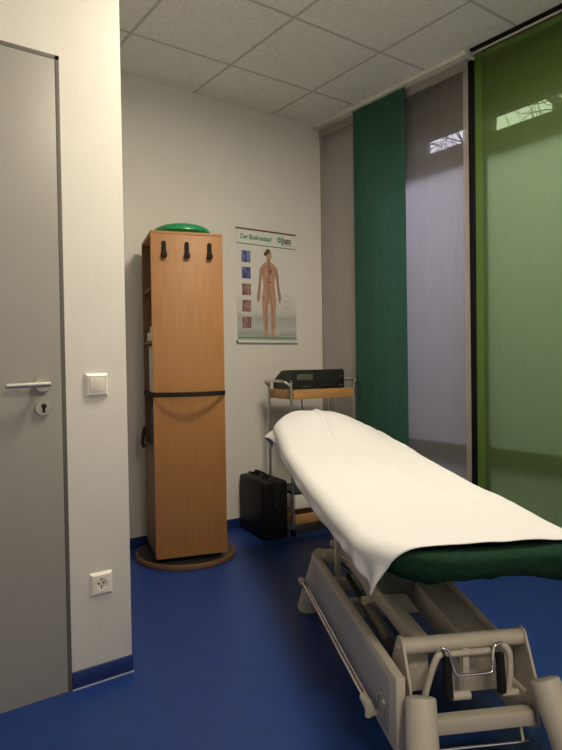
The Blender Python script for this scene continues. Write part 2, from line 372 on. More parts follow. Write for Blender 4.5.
# ------------------------------------------------------------------ rotating cabinet
cab = empty('rotating_cabinet', (1.700, 3.26, 0), radians(-17.2), 'tall beech rotating shelf tower on a round base with closed front', 'cabinet')
rb = MB().lathe([(0, 0), (.285, 0), (.29, .004), (.29, .027), (.288, .030), (.276, .030), (.276, .026), (0, .026)], 72).obj('round_base', BEECHR, cab)
MB().lathe([(0, .0265), (.275, .0265), (.275, .0295), (0, .0295)], 72).obj('base_top', BLACK, rb)
MB().lathe([(0, .031), (.12, .031), (.12, .052), (0, .052)], 40).obj('swivel_plate', BLACK, cab)
fp = box(-.2, -.2, .052, .2, -.182, 1.836, bev=.0012).obj('front_panel', BEECH, cab)
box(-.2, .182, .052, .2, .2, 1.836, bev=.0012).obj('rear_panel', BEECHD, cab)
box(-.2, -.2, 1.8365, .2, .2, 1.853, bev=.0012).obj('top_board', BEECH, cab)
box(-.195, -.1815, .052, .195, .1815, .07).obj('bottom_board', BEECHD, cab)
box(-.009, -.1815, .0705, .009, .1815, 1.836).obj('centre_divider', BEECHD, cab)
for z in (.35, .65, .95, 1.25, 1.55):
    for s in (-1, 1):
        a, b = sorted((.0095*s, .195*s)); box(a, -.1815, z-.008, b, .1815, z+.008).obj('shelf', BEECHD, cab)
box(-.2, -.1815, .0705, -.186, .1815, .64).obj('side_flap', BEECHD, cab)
for i, hx in enumerate((-.127, .0, .127)):
    q = MB(); n = 14
    poly = [(.011*cos(pi*t/n), .030+.011*sin(pi*t/n)) for t in range(n+1)]+[(-.011, -.03), (.011, -.03)]
    q.prism([(a, b) for a, b in poly], -.007, 0, 'y', bev=.0015)
    q.box(-.0135, -.026, -.034, .0135, 0, -.012, bev=.003)
    hk = q.obj('hook', RUBBER, cab); hk.location = (hx-.003, -.2003, 1.749); hk.scale = (1.1, 1, 1.2)
# black elastic strap round the tower, bowed off the front
st = MB(); outer = []; hw = .013
pts = []
for i in range(25): t = i/24; pts.append((-.2+.4*t, -.203-.090*sin(pi*t)**.8))
pts += [(.203, -.19), (.203, .19), (.19, .203), (-.19, .203), (-.203, .19), (-.203, -.19)]
vs = [[st.bm.verts.new((x*k, y*k, z)) for x, y in pts] for k, z in ((1, -hw), (1, hw), (1.008, hw), (1.008, -hw))]
for r_ in range(4):
    A, B = vs[r_], vs[(r_+1) % 4]
    for i in range(len(pts)): j = (i+1) % len(pts); st.bm.faces.new((A[i], A[j], B[j], B[i]))
so = st.obj('elastic_strap', RUBBER); so.location = (1.70, 3.26, .958); so.rotation_euler = (0, 0, radians(-17.2))
tag(so, 'black elastic strap stretched round the beech tower at mid height', 'strap')
# contents seen from the open left side
def on_cab(o, x, y, z): o.matrix_world = T(1.70, 3.26, 0) @ RZ(radians(-17.6)) @ T(x, y, z); return o
def on_cab_loc(o, x, y, z):
    v = RZ(radians(-17.6)) @ Vector((x, y, 0)); o.location = (1.70+v.x, 3.26+v.y, z); o.rotation_euler = (0, 0, radians(-17.6)); return o
for i, (yy, hh, z0, lean) in enumerate(((-.10, .26, .9585, 2), (-.05, .25, .9585, 3), (.02, .27, .9585, 0))):
    o = box(-.07, -.012, 0, .07, .012, hh, bev=.002, M=RX(radians(lean))).obj('brochure_stack', PAPER)
    on_cab_loc(o, -.12, yy, z0+(.0006)); tag(o, ('white paper stack just behind the front panel on the tower shelf above the strap', 'thin white paper stack leaning in the middle of the tower shelf above the strap', 'white paper stack at the back of the tower shelf above the strap')[i], 'papers', 'paper stacks in the tower shelf')
for i, (yy, z0, hh) in enumerate(((-.09, 1.2585, .08), (.04, 1.2585, .05))):
    o = box(-.07, -.05, 0, .07, .05, hh, bev=.003).obj('small_box', PAPER); on_cab_loc(o, -.12, yy, z0)
    tag(o, ('pale small box near the front on the tower shelf above the papers', 'low pale box further back on the tower shelf above the papers')[i], 'box', 'small boxes in the tower shelf')
for i, yy in enumerate((-.12, -.05, .03)):
    o = box(-.07, -.03, 0, .07, .03, .23, bev=.003).obj('dark_binder', BOOKB); on_cab_loc(o, -.115, yy, .6585)
    tag(o, ('dark binder just behind the front panel, below the strap', 'dark binder in the middle of the tower shelf below the strap', 'dark binder at the back of the tower shelf below the strap')[i], 'binder', 'dark binders in the tower shelf')
hg = MB().tube([(0, 0, .06), (-.012, 0, .04), (-.02, .002, -.03), (-.012, 0, -.06)], .011, 8, sub=4).obj('hanging_pouch', BLACK)
on_cab_loc(hg, -.212, .06, .70); tag(hg, 'small black pouch hanging on the open left side of the tower', 'pouch')
# balance cushion
cu = MB().lathe([(0, 0), (.13, 0), (.152, .006), (.164, .020), (.162, .034), (.150, .047), (.12, .060), (.09, .068), (.04, .071), (0, .071)], 72).obj('balance_cushion', CUSH)
on_cab_loc(cu, .005, -.02, 1.854); tag(cu, 'round green rubber balance cushion lying on top of the beech tower', 'cushion')

# ------------------------------------------------------------------ poster (x 2.30..2.81, z 1.263..2.056)
po = empty('wall_poster', (2.30, BW, 1.263), 0, 'anatomical blood circulation wall poster hanging on the back wall', 'poster')
PW, PH = .51, .793
def poster_mat():
    m, N, L, b = new_mat('printed_poster_ground'); b.inputs['Roughness'].default_value = .6
    t = N.new('ShaderNodeTexCoord'); s = N.new('ShaderNodeSeparateXYZ'); L.new(t.outputs['Object'], s.inputs[0])
    n = N.new('ShaderNodeTexNoise'); n.inputs['Scale'].default_value = 5; L.new(t.outputs['Object'], n.inputs['Vector'])
    a = N.new('ShaderNodeMath'); a.operation = 'MULTIPLY_ADD'; a.inputs[1].default_value = .12; L.new(n.outputs['Fac'], a.inputs[0]); L.new(s.outputs['Z'], a.inputs[2])
    r = N.new('ShaderNodeValToRGB'); L.new(a.outputs[0], r.inputs[0]); e = r.color_ramp.elements
    e[0].position = .06; e[0].color = (.50, .54, .50, 1); e[1].position = .40; e[1].color = (.74, .73, .70, 1)
    for p, c in ((.13, (.36, .40, .37)), (.17, (.52, .55, .52)), (.24, (.42, .45, .42)), (.27, (.60, .60, .56))): q = e.new(p); q.color = (*c, 1)
    L.new(r.outputs[0], b.inputs['Base Color']); return m
box(0, -.004, 0, PW, -.003, PH).obj('print', poster_mat(), po, smooth=False)
box(.002, -.0046, .690, PW-.002, -.0041, PH-.01).obj('header_field', POSTER, po, smooth=False)
box(0, -.0050, .684, PW, -.0042, .690).obj('header_line', PGREEN, po, smooth=False)
box(0, -.0050, .034, PW, -.0042, .041).obj('footer_line', PGREEN, po, smooth=False)
MB().box(-.004, -.008, PH-.008, PW+.004, 0, PH+.003, bev=.002).obj('top_rail', PBROWN, po)
MB().tube([(-.004, -.009, .008), (PW+.004, -.009, .008)], .009, 14).obj('bottom_rail', mat('white_tube', (.75, .75, .72), .35), po)
MB().tube([(-.009, -.009, .008), (-.003, -.009, .008)], .0105, 14).obj('end_plug', PGREEN, po)
MB().tube([(.15, -.003, PH), (.22, -.003, PH+.028), (.29, -.003, PH+.034), (.36, -.003, PH)], .0008, 5, sub=6).obj('hanging_string', TRACK, po)
def text(s, size, x, z, m, bold, name, sx_=1):
    c = bpy.data.curves.new(name, 'FONT'); c.body = s; c.size = size; c.extrude = .0001; c.offset = bold; c.resolution_u = 4
    o = bpy.data.objects.new(name, c); COL.objects.link(o)
    dg = bpy.context.evaluated_depsgraph_get(); me = bpy.data.meshes.new_from_object(o.evaluated_get(dg)); bpy.data.objects.remove(o)
    me.materials.clear(); me.materials.append(m)
    me.transform(T(x, -.0052, z) @ RX(pi/2) @ Matrix.Diagonal((sx_, 1, 1, 1)))
    o = bpy.data.objects.new(name, me); COL.objects.link(o); o.parent = po; return o
text('Der Blutkreislauf', .046, .032, .722, PGREEN, .0011, 'title_lettering', .83)
PBLACK = mat('print_black', (.02, .025, .025), .6)
text('Juzo', .062, .388, .722, PBLACK, .0020, 'logo_lettering', .78)
MB().box(.397, -.0052, .709, .485, -.0048, .7125).obj('logo_strapline', PGREEN, po)
em = MB().prism([(.366+.018*cos(2*pi*i/24), .741+.021*sin(2*pi*i/24)) for i in range(24)], -.0054, -.0048, 'y').obj('logo_emblem', PGREEN, po, smooth=False)
q = MB()
for dx in (-.007, 0, .007): q.box(.366+dx-.0015, -.0058, .729, .366+dx+.0015, -.0055, .753)
q.obj('emblem_bars', POSTER, em, smooth=False)
def thumb_mat(name, base, streak):
    m, N, L, b = new_mat(name); t = N.new('ShaderNodeTexCoord'); mp = N.new('ShaderNodeMapping'); mp.inputs['Scale'].default_value = (60, 1, 14); L.new(t.outputs['Object'], mp.inputs[0])
    n = N.new('ShaderNodeTexNoise'); n.inputs['Scale'].default_value = 1; n.inputs['Detail'].default_value = 2; L.new(mp.outputs[0], n.inputs['Vector'])
    r = N.new('ShaderNodeValToRGB'); L.new(n.outputs['Fac'], r.inputs[0]); r.color_ramp.elements[0].position = .38; r.color_ramp.elements[1].position = .62
    r.color_ramp.elements[0].color = (*base, 1); r.color_ramp.elements[1].color = (*streak, 1); L.new(r.outputs[0], b.inputs['Base Color']); return m
TB = thumb_mat('thumbnail_blue', (.03, .035, .14), (.22, .27, .55)); TRd = thumb_mat('thumbnail_red', (.13, .07, .07), (.45, .25, .24))
for i, z in enumerate((.600, .487, .372, .258, .143)):
    o = box(.040, -.0048, z-.040, .113, -.0042, z+.040).obj('thumbnail_picture', TB if i < 2 else TRd, po, smooth=False)
for i in range(6): box(.402, -.0048, .34-i*.042, .402+(.05, .04, .055, .045, .05, .035)[i], -.0043, .346-i*.042).obj('caption_block', mat('caption_grey', (.45, .45, .43), .7) if i == 0 else bpy.data.materials['caption_grey'], po, smooth=False)
# printed figure (flat print)
SKIN = mat('printed_skin', (.50, .30, .22), .6, noise_amt=.12, noise_scale=30); SKIN2 = mat('printed_arm', (.42, .27, .21), .6); VEIN = mat('printed_vessels', (.25, .05, .05), .6); HAIR = mat('printed_hair', (.16, .08, .045), .6)
cx = .269
def flat(poly, name, m, y, par=po):
    return MB().prism([(cx+a, .03+(b-.03)*1.012) for a, b in poly], y-.0003, y, 'y').obj(name, m, par, smooth=False)
half = [(.015, .604), (.016, .570), (.05, .553), (.068, .530), (.066, .49), (.052, .44), (.047, .40), (.056, .355), (.062, .32), (.062, .27), (.056, .22), (.054, .17), (.052, .12), (.042, .075), (.046, .060), (.066, .048), (.058, .040), (.020, .046), (.018, .06), (.012, .12), (.012, .20), (.004, .285)]
body = half+[(-a, b) for a, b in half[::-1]]
flat(body, 'printed_figure', SKIN, -.0045)
for s in (-1, 1):
    arm = [(.060, .535), (.077, .525), (.083, .48), (.088, .42), (.097, .37), (.106, .33), (.104, .298), (.092, .280), (.082, .30), (.076, .35), (.068, .41), (.063, .46)]
    flat([(a*s, b) for a, b in arm], 'printed_arm', SKIN2, -.0048)
flat([(.003+.024*cos(2*pi*i/24), .618+.034*sin(2*pi*i/24)) for i in range(24)], 'printed_head', SKIN, -.0049)
flat([(.024*cos(a)-.006, .632+.028*sin(a)) for a in [pi*(.12+1.0*i/16) for i in range(17)]]+[(-.020, .612)], 'printed_hair', HAIR, -.0052)
flat([(-.030+.012*cos(2*pi*i/16), .624+.014*sin(2*pi*i/16)) for i in range(16)], 'printed_hair_bun', HAIR, -.0052)
def stroke(pts, r, name):
    q = MB()
    for (a, b), (c, d_) in zip(pts, pts[1:]):
        L = sqrt((c-a)**2+(d_-b)**2); nx, nz = -(d_-b)/L*r, (c-a)/L*r
        q.prism([(cx+p_, .03+(r_-.03)*1.012) for p_, r_ in ((a+nx, b+nz), (c+nx, d_+nz), (c-nx, d_-nz), (a-nx, b-nz))], -.0053, -.0050, 'y')
    return q.obj(name, VEIN, po, smooth=False)
stroke([(0, .585), (0, .34)], .0028, 'printed_aorta')
stroke([(0, .345), (-.016, .315), (-.024, .25), (-.03, .10)], .0014, 'printed_vessel'); stroke([(0, .345), (.016, .315), (.028, .25), (.03, .10)], .0014, 'printed_vessel')
stroke([(0, .54), (-.04, .53), (-.076, .46), (-.088, .30)], .0012, 'printed_vessel'); stroke([(0, .54), (.04, .53), (.076, .46), (.088, .30)], .0012, 'printed_vessel')
stroke([(-.020, .43), (.020, .43)], .0035, 'printed_vessel')
flat([(.010+.016*cos(2*pi*i/16), .505+.020*sin(2*pi*i/16)) for i in range(16)], 'printed_heart', mat('printed_heart_red', (.32, .12, .09), .6), -.0056)

# ------------------------------------------------------------------ trolley
TROT = radians(-6); TX, TY = 2.42, 3.15
tl = empty('equipment_trolley', (TX, TY, 0), TROT, 'chrome trolley with wooden trays standing in the corner behind the couch', 'trolley')
TW, TD = .50, .31
def tray(z, name):
    q = MB(); q.box(.012, .0, z, TW-.012, .016, z+.062, bev=.002); q.box(.012, TD-.016, z, TW-.012, TD, z+.062, bev=.002)
    q.box(.012, .0165, z, .026, TD-.0165, z+.062, bev=.002); q.box(TW-.026, .0165, z, TW-.012, TD-.0165, z+.062, bev=.002)
    q.box(.0265, .0165, z+.045, TW-.0265, TD-.0165, z+.055); return q.obj(name, TRAYW, tl)
tray(.885, 'tray'); tray(.075, 'tray')
for s, x0 in ((-1, 0.0), (1, TW)):
    q = MB(); y0, y1 = .01, TD-.01
    q.tube([(x0, y0, .05), (x0, y0, .93), (x0+.004*s, y0, .965), (x0+.03*s, y0+.01, .99), (x0+.045*s, y0+.03, 1.0), (x0+.05*s, y0+.07, 1.003), (x0+.05*s, y1-.07, 1.003), (x0+.045*s, y1-.03, 1.0), (x0+.03*s, y1-.01, .99), (x0+.004*s, y1, .965), (x0, y1, .93), (x0, y1, .05)], .0095, 12, sub=5)
    q.obj('side_frame', STEEL, tl)
    for y in (y0, y1):
        c = MB().lathe([(0, -.011), (.022, -.011), (.025, -.007), (.025, .007), (.022, .011), (0, .011)], 24, T(x0, y, .0255) @ RY(pi/2)).obj('castor', RUBBER, tl)
dr = box(.016, .004, .175, TW-.016, TD-.01, .272, bev=.003).obj('drawer', PLASTIC, tl)
MB().lathe([(0, 0), (.010, 0), (.012, .008), (.008, .014), (0, .015)], 20, T(.21, .004, .215) @ RX(pi/2)).obj('knob', BLACK, dr)
box(.014, .0, .273, TW-.014, TD-.008, .283).obj('shelf', BLACK, tl)
MB().tube([(.24, TD-.04, .884), (.243, TD-.045, .8), (.24, TD-.03, .6), (.25, TD-.03, .285)], .004, 8, sub=5).obj('cable', BLACK, tl)
# device on the tray
dv = empty('therapy_device', (TX, TY, .9405), TROT, 'black electrotherapy device with small grey display on the top tray of the trolley', 'device')
dx0, dx1 = .02, .43
prof = [(.02, .008), (.02, .118), (.03, .134), (.17, .130), (.275, .066), (.28, .058), (.28, .008)]
MB().prism([(y, z) for y, z in prof], dx0, dx1, 'x', bev=.004).obj('housing', BLACK, dv)
box(dx0+.03, .0165, .066, dx0+.155, .0195, .106, bev=.001).obj('display', LCD, dv)
box(dx0+.07, .0175, .022, dx0+.13, .0195, .028).obj('name_plate', mat('dull_silver', (.14, .13, .12), .4, .5), dv)
box(dx0+.20, .0170, .016, dx1-.05, .0195, .075, bev=.001).obj('control_panel', RUBBER, dv)
for i in range(5): MB().lathe([(0, 0), (.004, 0), (.004, .003), (0, .003)], 12, T(dx0+.215+i*.022, .017, .035) @ RX(pi/2)).obj('button', mat('button_grey', (.05, .05, .05), .5) if i == 0 else bpy.data.materials['button_grey'], dv)
MB().lathe([(0, 0), (.012, 0), (.012, .010), (.010, .014), (0, .014)], 24, T(dx1-.028, .02, .055) @ RX(pi/2)).obj('dial', BLACKM, dv)
for z in (.03, .088): MB().lathe([(0, 0), (.005, 0), (.005, .006), (0, .006)], 14, T(dx1-.028, .02, z) @ RX(pi/2)).obj('socket', STEEL, dv)
for x in (dx0+.03, dx1-.03):
    for y in (.05, .25): MB().lathe([(0, 0), (.009, 0), (.009, .009), (0, .009)], 14, T(x, y, 0)).obj('rubber_foot', RUBBER, dv)

# ------------------------------------------------------------------ black case
ca = atan2(.384, .069)
cs = empty('equipment_case', (2.211, 3.191, 0), ca, 'black hard equipment case standing upright on the floor beside the trolley', 'case')
# local x along the long side, local y = to the left; the case lies on the -y side
LX, LY, LZ = .39, .175, .382
box(0, -LY, .004, LX, -LY/2-.004, LZ-.012, bev=.018, seg=4).obj('shell_half', BLACKM, cs)
box(0, -LY/2+.004, .004, LX, 0, LZ-.012, bev=.018, seg=4).obj('shell_half', BLACKM, cs)
box(.006, -LY/2-.006, .001, LX-.006, -LY/2+.006, LZ-.016, bev=.002).obj('seam_band', mat('case_trim', (.03, .03, .03), .3, .6), cs)
MB().box(.14, -LY/2-.022, LZ-.012, .165, -LY/2+.022, LZ+.002, bev=.004).box(.305, -LY/2-.022, LZ-.012, .33, -LY/2+.022, LZ+.002, bev=.004).tube([(.152, -LY/2, LZ-.004), (.155, -LY/2, LZ+.008), (.18, -LY/2, LZ+.014), (.29, -LY/2, LZ+.014), (.315, -LY/2, LZ+.008), (.318, -LY/2, LZ-.004)], .008, 10, sub=4).obj('carry_handle', RUBBER, cs)
for x in (.06, .38): box(x, -LY/2-.014, LZ-.016, x+.035, -LY/2+.014, LZ-.008, bev=.002).obj('latch', BLACK, cs)
box(-.004, -LY/2-.014, .19, .0, -LY/2+.014, .225, bev=.001).obj('side_latch', BLACK, cs)

# ------------------------------------------------------------------ treatment couch
HD = radians(27.75); TC, SC = .755, 2.2
ax = Vector((sin(HD), cos(HD), 0)); bx_ = Vector((cos(HD), -sin(HD), 0))
base = ax*SC+bx_*TC
couch = empty('treatment_couch', base, -HD, 'height-adjustable cream metal treatment couch under a white sheet', 'couch')
def L(t, s, z): return (t-TC, s-SC, z)
def cbox(t0, s0, z0, t1, s1, z1, **k): return MB().box(t0-TC, s0-SC, z0, t1-TC, s1-SC, z1, **k)
def lerp_tab(tab, x):
    if x <= tab[0][0]: return tab[0][1]
    for (a, b), (c, d_) in zip(tab, tab[1:]):
        if x <= c:
            t = (x-a)/(c-a); t2 = t; return b+(d_-b)*t2
    return tab[-1][1]
ZT = [(1.40, .628), (1.60, .634), (2.17, .655), (2.46, .672), (2.81, .700), (3.05, .735), (3.22, .765), (3.35, .775), (3.47, .765), (3.6, .74)]
def ztop(s, t=None):
    z = sum(lerp_tab(ZT, s+k*.05) for k in (-2, -1, 0, 1, 2))/5
    if t is not None:
        k = max(0, min(1, (s-2.75)/.5)); k = k*k*(3-2*k)
        z += .075*k*(1-((t-.70)/.33)**2)*(1 if abs(t-.70) < .33 else 0)
        z -= .030*k*max(0, (t-.70)/.36)
    return z
T0, T1, S0, S1, RC = .468, 1.060, 1.455, 3.44, .25
RCR = .09
def sdf(t, s, e=0, rc=RC, head=.27):
    r = (RCR if t > .76 else rc) if s < 2.5 else head
    cx_, cs_ = (T0+T1)/2, (S0+S1)/2; hx, hs = (T1-T0)/2+e-r, (S1-S0)/2+e-r
    dx, dy = abs(t-cx_)-hx, abs(s-cs_)-hs
    sg = (1 if t > cx_ else -1, 1 if s > cs_ else -1)
    if dx > 0 and dy > 0: l = sqrt(dx*dx+dy*dy); return l-r, (sg[0]*dx/l, sg[1]*dy/l)
    if dx > dy: return dx-r, (sg[0], 0)
    return dy-r, (0, sg[1])
# mattress
def slab(e, zoff, depth, rr, n=160, hem=None, crown=.0):
    q = MB(); per = []
    r0 = RC+e; hx, hs = (T1-T0)/2+e, (S1-S0)/2+e; cx_, cs_ = (T0+T1)/2, (S0+S1)/2
    def corner(sx1, sy1, rad, a0):
        return [(cx_+sx1*(hx-rad)+rad*cos(a0+pi/2*i/10), cs_+sy1*(hs-rad)+rad*sin(a0+pi/2*i/10)) for i in range(11)]
    rings2d = []
    path = []
    path += corner(1, -1, RCR+e, -pi/2)
    yA, yB = path[-1][1], cs_+hs-(.27+e); path += [(cx_+hx, yA+(yB-yA)*i/40) for i in range(1, 40)]
    path += corner(1, 1, .27+e, 0)
    xA, xB = path[-1][0], cx_-hx+(.27+e); path += [(xA+(xB-xA)*i/8, cs_+hs) for i in range(1, 8)]
    path += corner(-1, 1, .27+e, pi/2)
    yA, yB = path[-1][1], cs_-hs+r0; path += [(cx_-hx, yA+(yB-yA)*i/40) for i in range(1, 40)]
    path += corner(-1, -1, r0, pi)
    xA, xB = path[-1][0], cx_+hx-RCR-e; path += [(xA+(xB-xA)*i/24, cs_-hs) for i in range(1, 24)]
    cen = (cx_, cs_)
    prof = [(rr*(1-sin(a)), -rr*(1-cos(a))) for a in (0, pi/8, pi/4, 3*pi/8, pi/2)]+[(0, -depth*.5), (0, -depth)]
    if hem is None: prof += [(rr, -depth-rr*.6), (rr*3, -depth-rr*.6)]
    rings = []
    for k, (ins, dz) in enumerate(prof):
        ring = []
        for i, (x, y) in enumerate(path):
            _, nn = sdf(x, y, e)
            dzz = dz
            if hem and k >= 5: dzz = -hem(x, y)*(.5 if k == 5 else 1)
            wob = 0
            if hem and k >= 5: wob = .003*noise.noise(Vector((x*9, y*9, k)))+(.002 if k == 6 else .0)
            ring.append(q.bm.verts.new(L(x-nn[0]*(ins-wob), y-nn[1]*(ins-wob), ztop(y, x)+zoff+dzz)))
        rings.append(ring)
    for A, B in zip(rings, rings[1:]):
        for i in range(len(path)): j = (i+1) % len(path); q.bm.faces.new((A[i], A[j], B[j], B[i]))
    # cap: pair right and left sides
    prev = rings[0]
    for f_ in (.85, .65, .45, .25, .1):
        cur = []
        for x, y in path:
            _, nn = sdf(x, y, e); x0_, y0_ = x-nn[0]*rr, y-nn[1]*rr
            X_ = cx_+(x0_-cx_)*f_; Y_ = y0_ if abs(y0_-cs_) < hs-.30 else cs_+(1 if y0_ > cs_ else -1)*((hs-.30)+(abs(y0_-cs_)-(hs-.30))*f_)
            cur.append(q.bm.verts.new(L(X_, Y_, ztop(Y_, X_)+zoff)))
        for i in range(len(path)): j = (i+1) % len(path); q.bm.faces.new((prev[i], prev[j], cur[j], cur[i]))
        prev = cur
    bmesh.ops.triangulate(q.bm, faces=[q.bm.faces.new(prev)])
    if hem is None: q.bm.faces.new(rings[-1][::-1])
    return q
mt = slab(0, -.008, .045, .02).obj('mattress', VINYL, couch)
def green_hem(x, y):
    h_ = .055+.012*noise.noise(Vector((x*7, y*7, 2)))+.006*noise.noise(Vector((x*30, y*30, 5)))
    if y < 1.9:
        h_ += .012*math.exp(-((x-.60)/.05)**2)*(1 if y < 1.62 else math.exp(-((y-1.62)/.12)**2))-.006*math.exp(-((x-.80)/.10)**2)
        if y < 1.62: h_ += .045*math.exp(-((x-1.06)/.11)**2)
    return h_
gc = slab(.007, -.003, .06, .022, hem=green_hem).obj('couch_cover', TERRY)
gc.location = base; gc.rotation_euler = (0, 0, -HD); tag(gc, 'dark green terry cover stretched over the couch mattress, showing below the white sheet', 'cover')
gs = gc.modifiers.new('s', 'SOLIDIFY'); gs.thickness = .003; gs.offset = -1
# white sheet
def sheet():
    q = MB(); nu, nv = 230, 110; ta, tb = T0-.068, T1+.13; sa, sb = 1.505, S1+.02; g = []; R = .045
    for j in range(nu+1):
        row = []
        for i in range(nv+1):
            # cloth coordinates; foot edge slightly skewed
            v = ta+(tb-ta)*i/nv; u = sa+(sb-sa)*j/nu
            u += (.006*sin(v*14))*(1-j/nu)
            if i/nv < .5: v += .004*(.5-i/nv)*2*sin(u*5.1+.4)-.016*max(0, (.25-i/nv)*4)*max(0, 1-abs(u-1.50)/.28)
            d, n = sdf(v, u, .016)
            if d < -R: x, y, dz = v, u, 0.0; e = 0
            else:
                arc = (d+R)/R; th = min(arc, pi/2); e = max(0, d+R-R*pi/2)
                bxp, byp = v-n[0]*(d+R), u-n[1]*(d+R)
                flare = (.10+(.12 if v < .7 and u < 1.75 and abs(n[0]*n[1]) > .1 else 0)*min(1, abs(n[0]*n[1])*2.5))*e+.010*e/.1*sin(u*17+v*23)
                x = bxp+n[0]*(R*sin(th)+flare); y = byp+n[1]*(R*sin(th)+flare); dz = -R*(1-cos(th))-e
            p = Vector((v*2.2, u*2.2, 0))
            wr_ = .008*noise.noise(Vector((p.x*1.5+p.y*.6, p.y*.8, 0)))+.004*noise.noise(Vector((p.x*4+p.y*1.5, p.y*2, 4)))+.0015*noise.noise(p*7)
            # one long lengthwise crease and head-end gathers
            c0 = .92-.10*(u-1.6); wr_ += .016*math.exp(-((v-c0-.02*sin(u*4))/.016)**2)*min(1, max(0, (u-1.7)*3))*min(1, max(0, (2.9-u)*3))
            c1 = .66+.06*(u-2.4); wr_ += .012*math.exp(-((v-c1)/.016)**2)*max(0, min(1, (u-2.6)*2))
            if u > 3.0: wr_ += .006*sin(v*26+u*9)*min(1, (u-3.0)*3)
            z = ztop(min(y, S1+.02), x)+.0045+dz+(wr_+.006 if wr_ > -.006 else 0)*(1 if e == 0 else .6)
            if u > 3.1 and e > 0 and v < .7: k2 = min(1, (u-3.1)/.2)*min(1, e/.04); x -= .045*k2; y += .01*k2; dz -= .035*k2
            if u < 1.9 and e > 0: f_ = sin((v*.8-u*1.1)*42)*.010*min(1, e/.05)*(1.9-u)/.4; x += n[0]*f_; y += n[1]*f_
            if e > 0: k = min(1, e/.08); x += n[0]*(.002+.0012*sin(u*31)+.003*noise.noise(Vector((u*9, v*9, 3))))*k
            row.append(q.bm.verts.new(L(x, y, z)))
        g.append(row)
    for j in range(nu):
        for i in range(nv): q.bm.faces.new((g[j][i], g[j][i+1], g[j+1][i+1], g[j+1][i]))
    for f in q.bm.faces:
        pass
    o = q.obj('bed_sheet', SHEET); o.location = base; o.rotation_euler = (0, 0, -HD)
    m = o.modifiers.new('s', 'SOLIDIFY'); m.thickness = .0022; m.offset = 1
    return o
tag(sheet(), 'white cotton sheet draped over the treatment couch', 'sheet')
# top frame below mattress
q = MB()
for t in (.60, .90): q.box(t-.02-TC, 1.62-SC, .535, t+.02-TC, 3.2-SC, .572, bev=.004)
for s in (1.75, 2.35, 2.95): q.box(.60-TC, s-SC, .536, .90-TC, s+.04-SC, .571, bev=.003)
q.obj('upper_frame', CREAM, couch)
for t in (.62, .88): MB().tube([L(t, 2.9, .56), L(t, 3.15, .70)], .012, 10).obj('head_support', CREAM, couch)
# left side rail with grey panel
cbox(.522, 1.52, .10, .548, 2.60, .303, bev=.003).obj('side_rail', CREAM, couch)
rp = cbox(.518, 1.58, .118, .5225, 2.56, .282, bev=.002).obj('rail_panel', GREYP, couch)
q = MB().lathe([(.030, .0), (.030, .0045), (.026, .0045), (.026, 0)], 36, T(*L(.5185, 1.625, .180)) @ RY(-pi/2)).obj('emblem_ring', STEEL, couch)
cbox(.920, 1.58, .095, .952, 2.60, .195, bev=.005).obj('side_rail', CREAM, couch)
# feet: slanted tapered castor covers
def foot(top, bot, r0, r1):
    a, b = Vector(L(*top)), Vector(L(*bot)); d_ = (a-b).normalized()
    q = MB().tube([b, b+(a-b)*.5, a-d_*.008, a-d_*.002, a], [r1, (r0+r1)/2, r0, r0-.002, r0-.007], 28)
    o = q.obj('castor_cover', CREAM, couch)
    return o
foot((.579, 1.495, .264), (.550, 1.40, .012), .039, .045)
foot((.938, 1.525, .262), (.985, 1.41, .012), .040, .045)
foot((.565, 2.60, .300), (.530, 2.745, .012), .034, .046)
foot((.915, 2.60, .300), (.960, 2.745, .012), .034, .046)
for t, s in ((.552, 1.40), (.985, 1.41), (.530, 2.745), (.960, 2.745)):
    MB().lathe([(0, -.012), (.026, -.012), (.028, -.006), (.028, .006), (.026, .012), (0, .012)], 24, T(*L(t, s, .0285)) @ RY(pi/2)).obj('castor', RUBBER, couch)
# control bar on the left side
MB().tube([L(.492, 1.70, .155), L(.492, 2.68, .155)], .0065, 12).tube([L(.506, 1.70, .150), L(.506, 2.60, .150)], .003, 8).obj('control_bar', CHROME, couch)
MB().tube([L(.492, 1.655, .155), L(.492, 1.715, .155)], .013, 14).tube([L(.492, 1.668, .168), L(.492, 1.668, .125)], .010, 12).tube([L(.492, 1.668, .135), L(.532, 1.668, .135)], .011, 12).obj('bar_joint', CREAM, couch)
MB().tube([L(.492, 2.66, .155), L(.492, 2.70, .155)], .012, 14).tube([L(.492, 2.685, .155), L(.545, 2.685, .155)], .009, 12).obj('bar_joint', CREAM, couch)
# front hinge tube and side plates
MB().tube([L(.578, 1.63, .332), L(.930, 1.63, .332)], .023, 24).obj('hinge_tube', CREAM, couch)
def plate(t0, t1, name='hinge_plate', flare=0):
    poly = [(1.60+.0, .372)]+[(1.63+.030*cos(a), .332+.030*sin(a)) for a in [pi*.75-pi*i/8*1.0 for i in range(7)]]+[(1.72, .24), (1.72, .12), (1.54, .12), (1.555, .25)]
    q = MB().prism([(s-SC, z) for s, z in poly[1:]], t0-TC, t1-TC, 'x', bev=.0015); return q.obj(name, CREAM, couch)
plate(.572, .579); plate(.930, .937)
MB().tube([L(.566, 1.63, .332), L(.5725, 1.63, .332)], .012, 16).obj('hinge_bolt', CHROME, couch)
cbox(.58, 1.655, .19, .665, 1.663, .325, bev=.002).obj('hinge_web', CREAM, couch)
MB().lathe([(0, 0), (.014, 0), (.014, .003), (.009, .004), (0, .004)], 24, T(*L(.618, 1.655, .258)) @ RX(pi/2)).obj('web_bolt', CREAM, couch)
cbox(.72, 1.66, .17, .926, 1.668, .30, bev=.002).obj('hinge_web', GREYF if False else CREAM, couch)
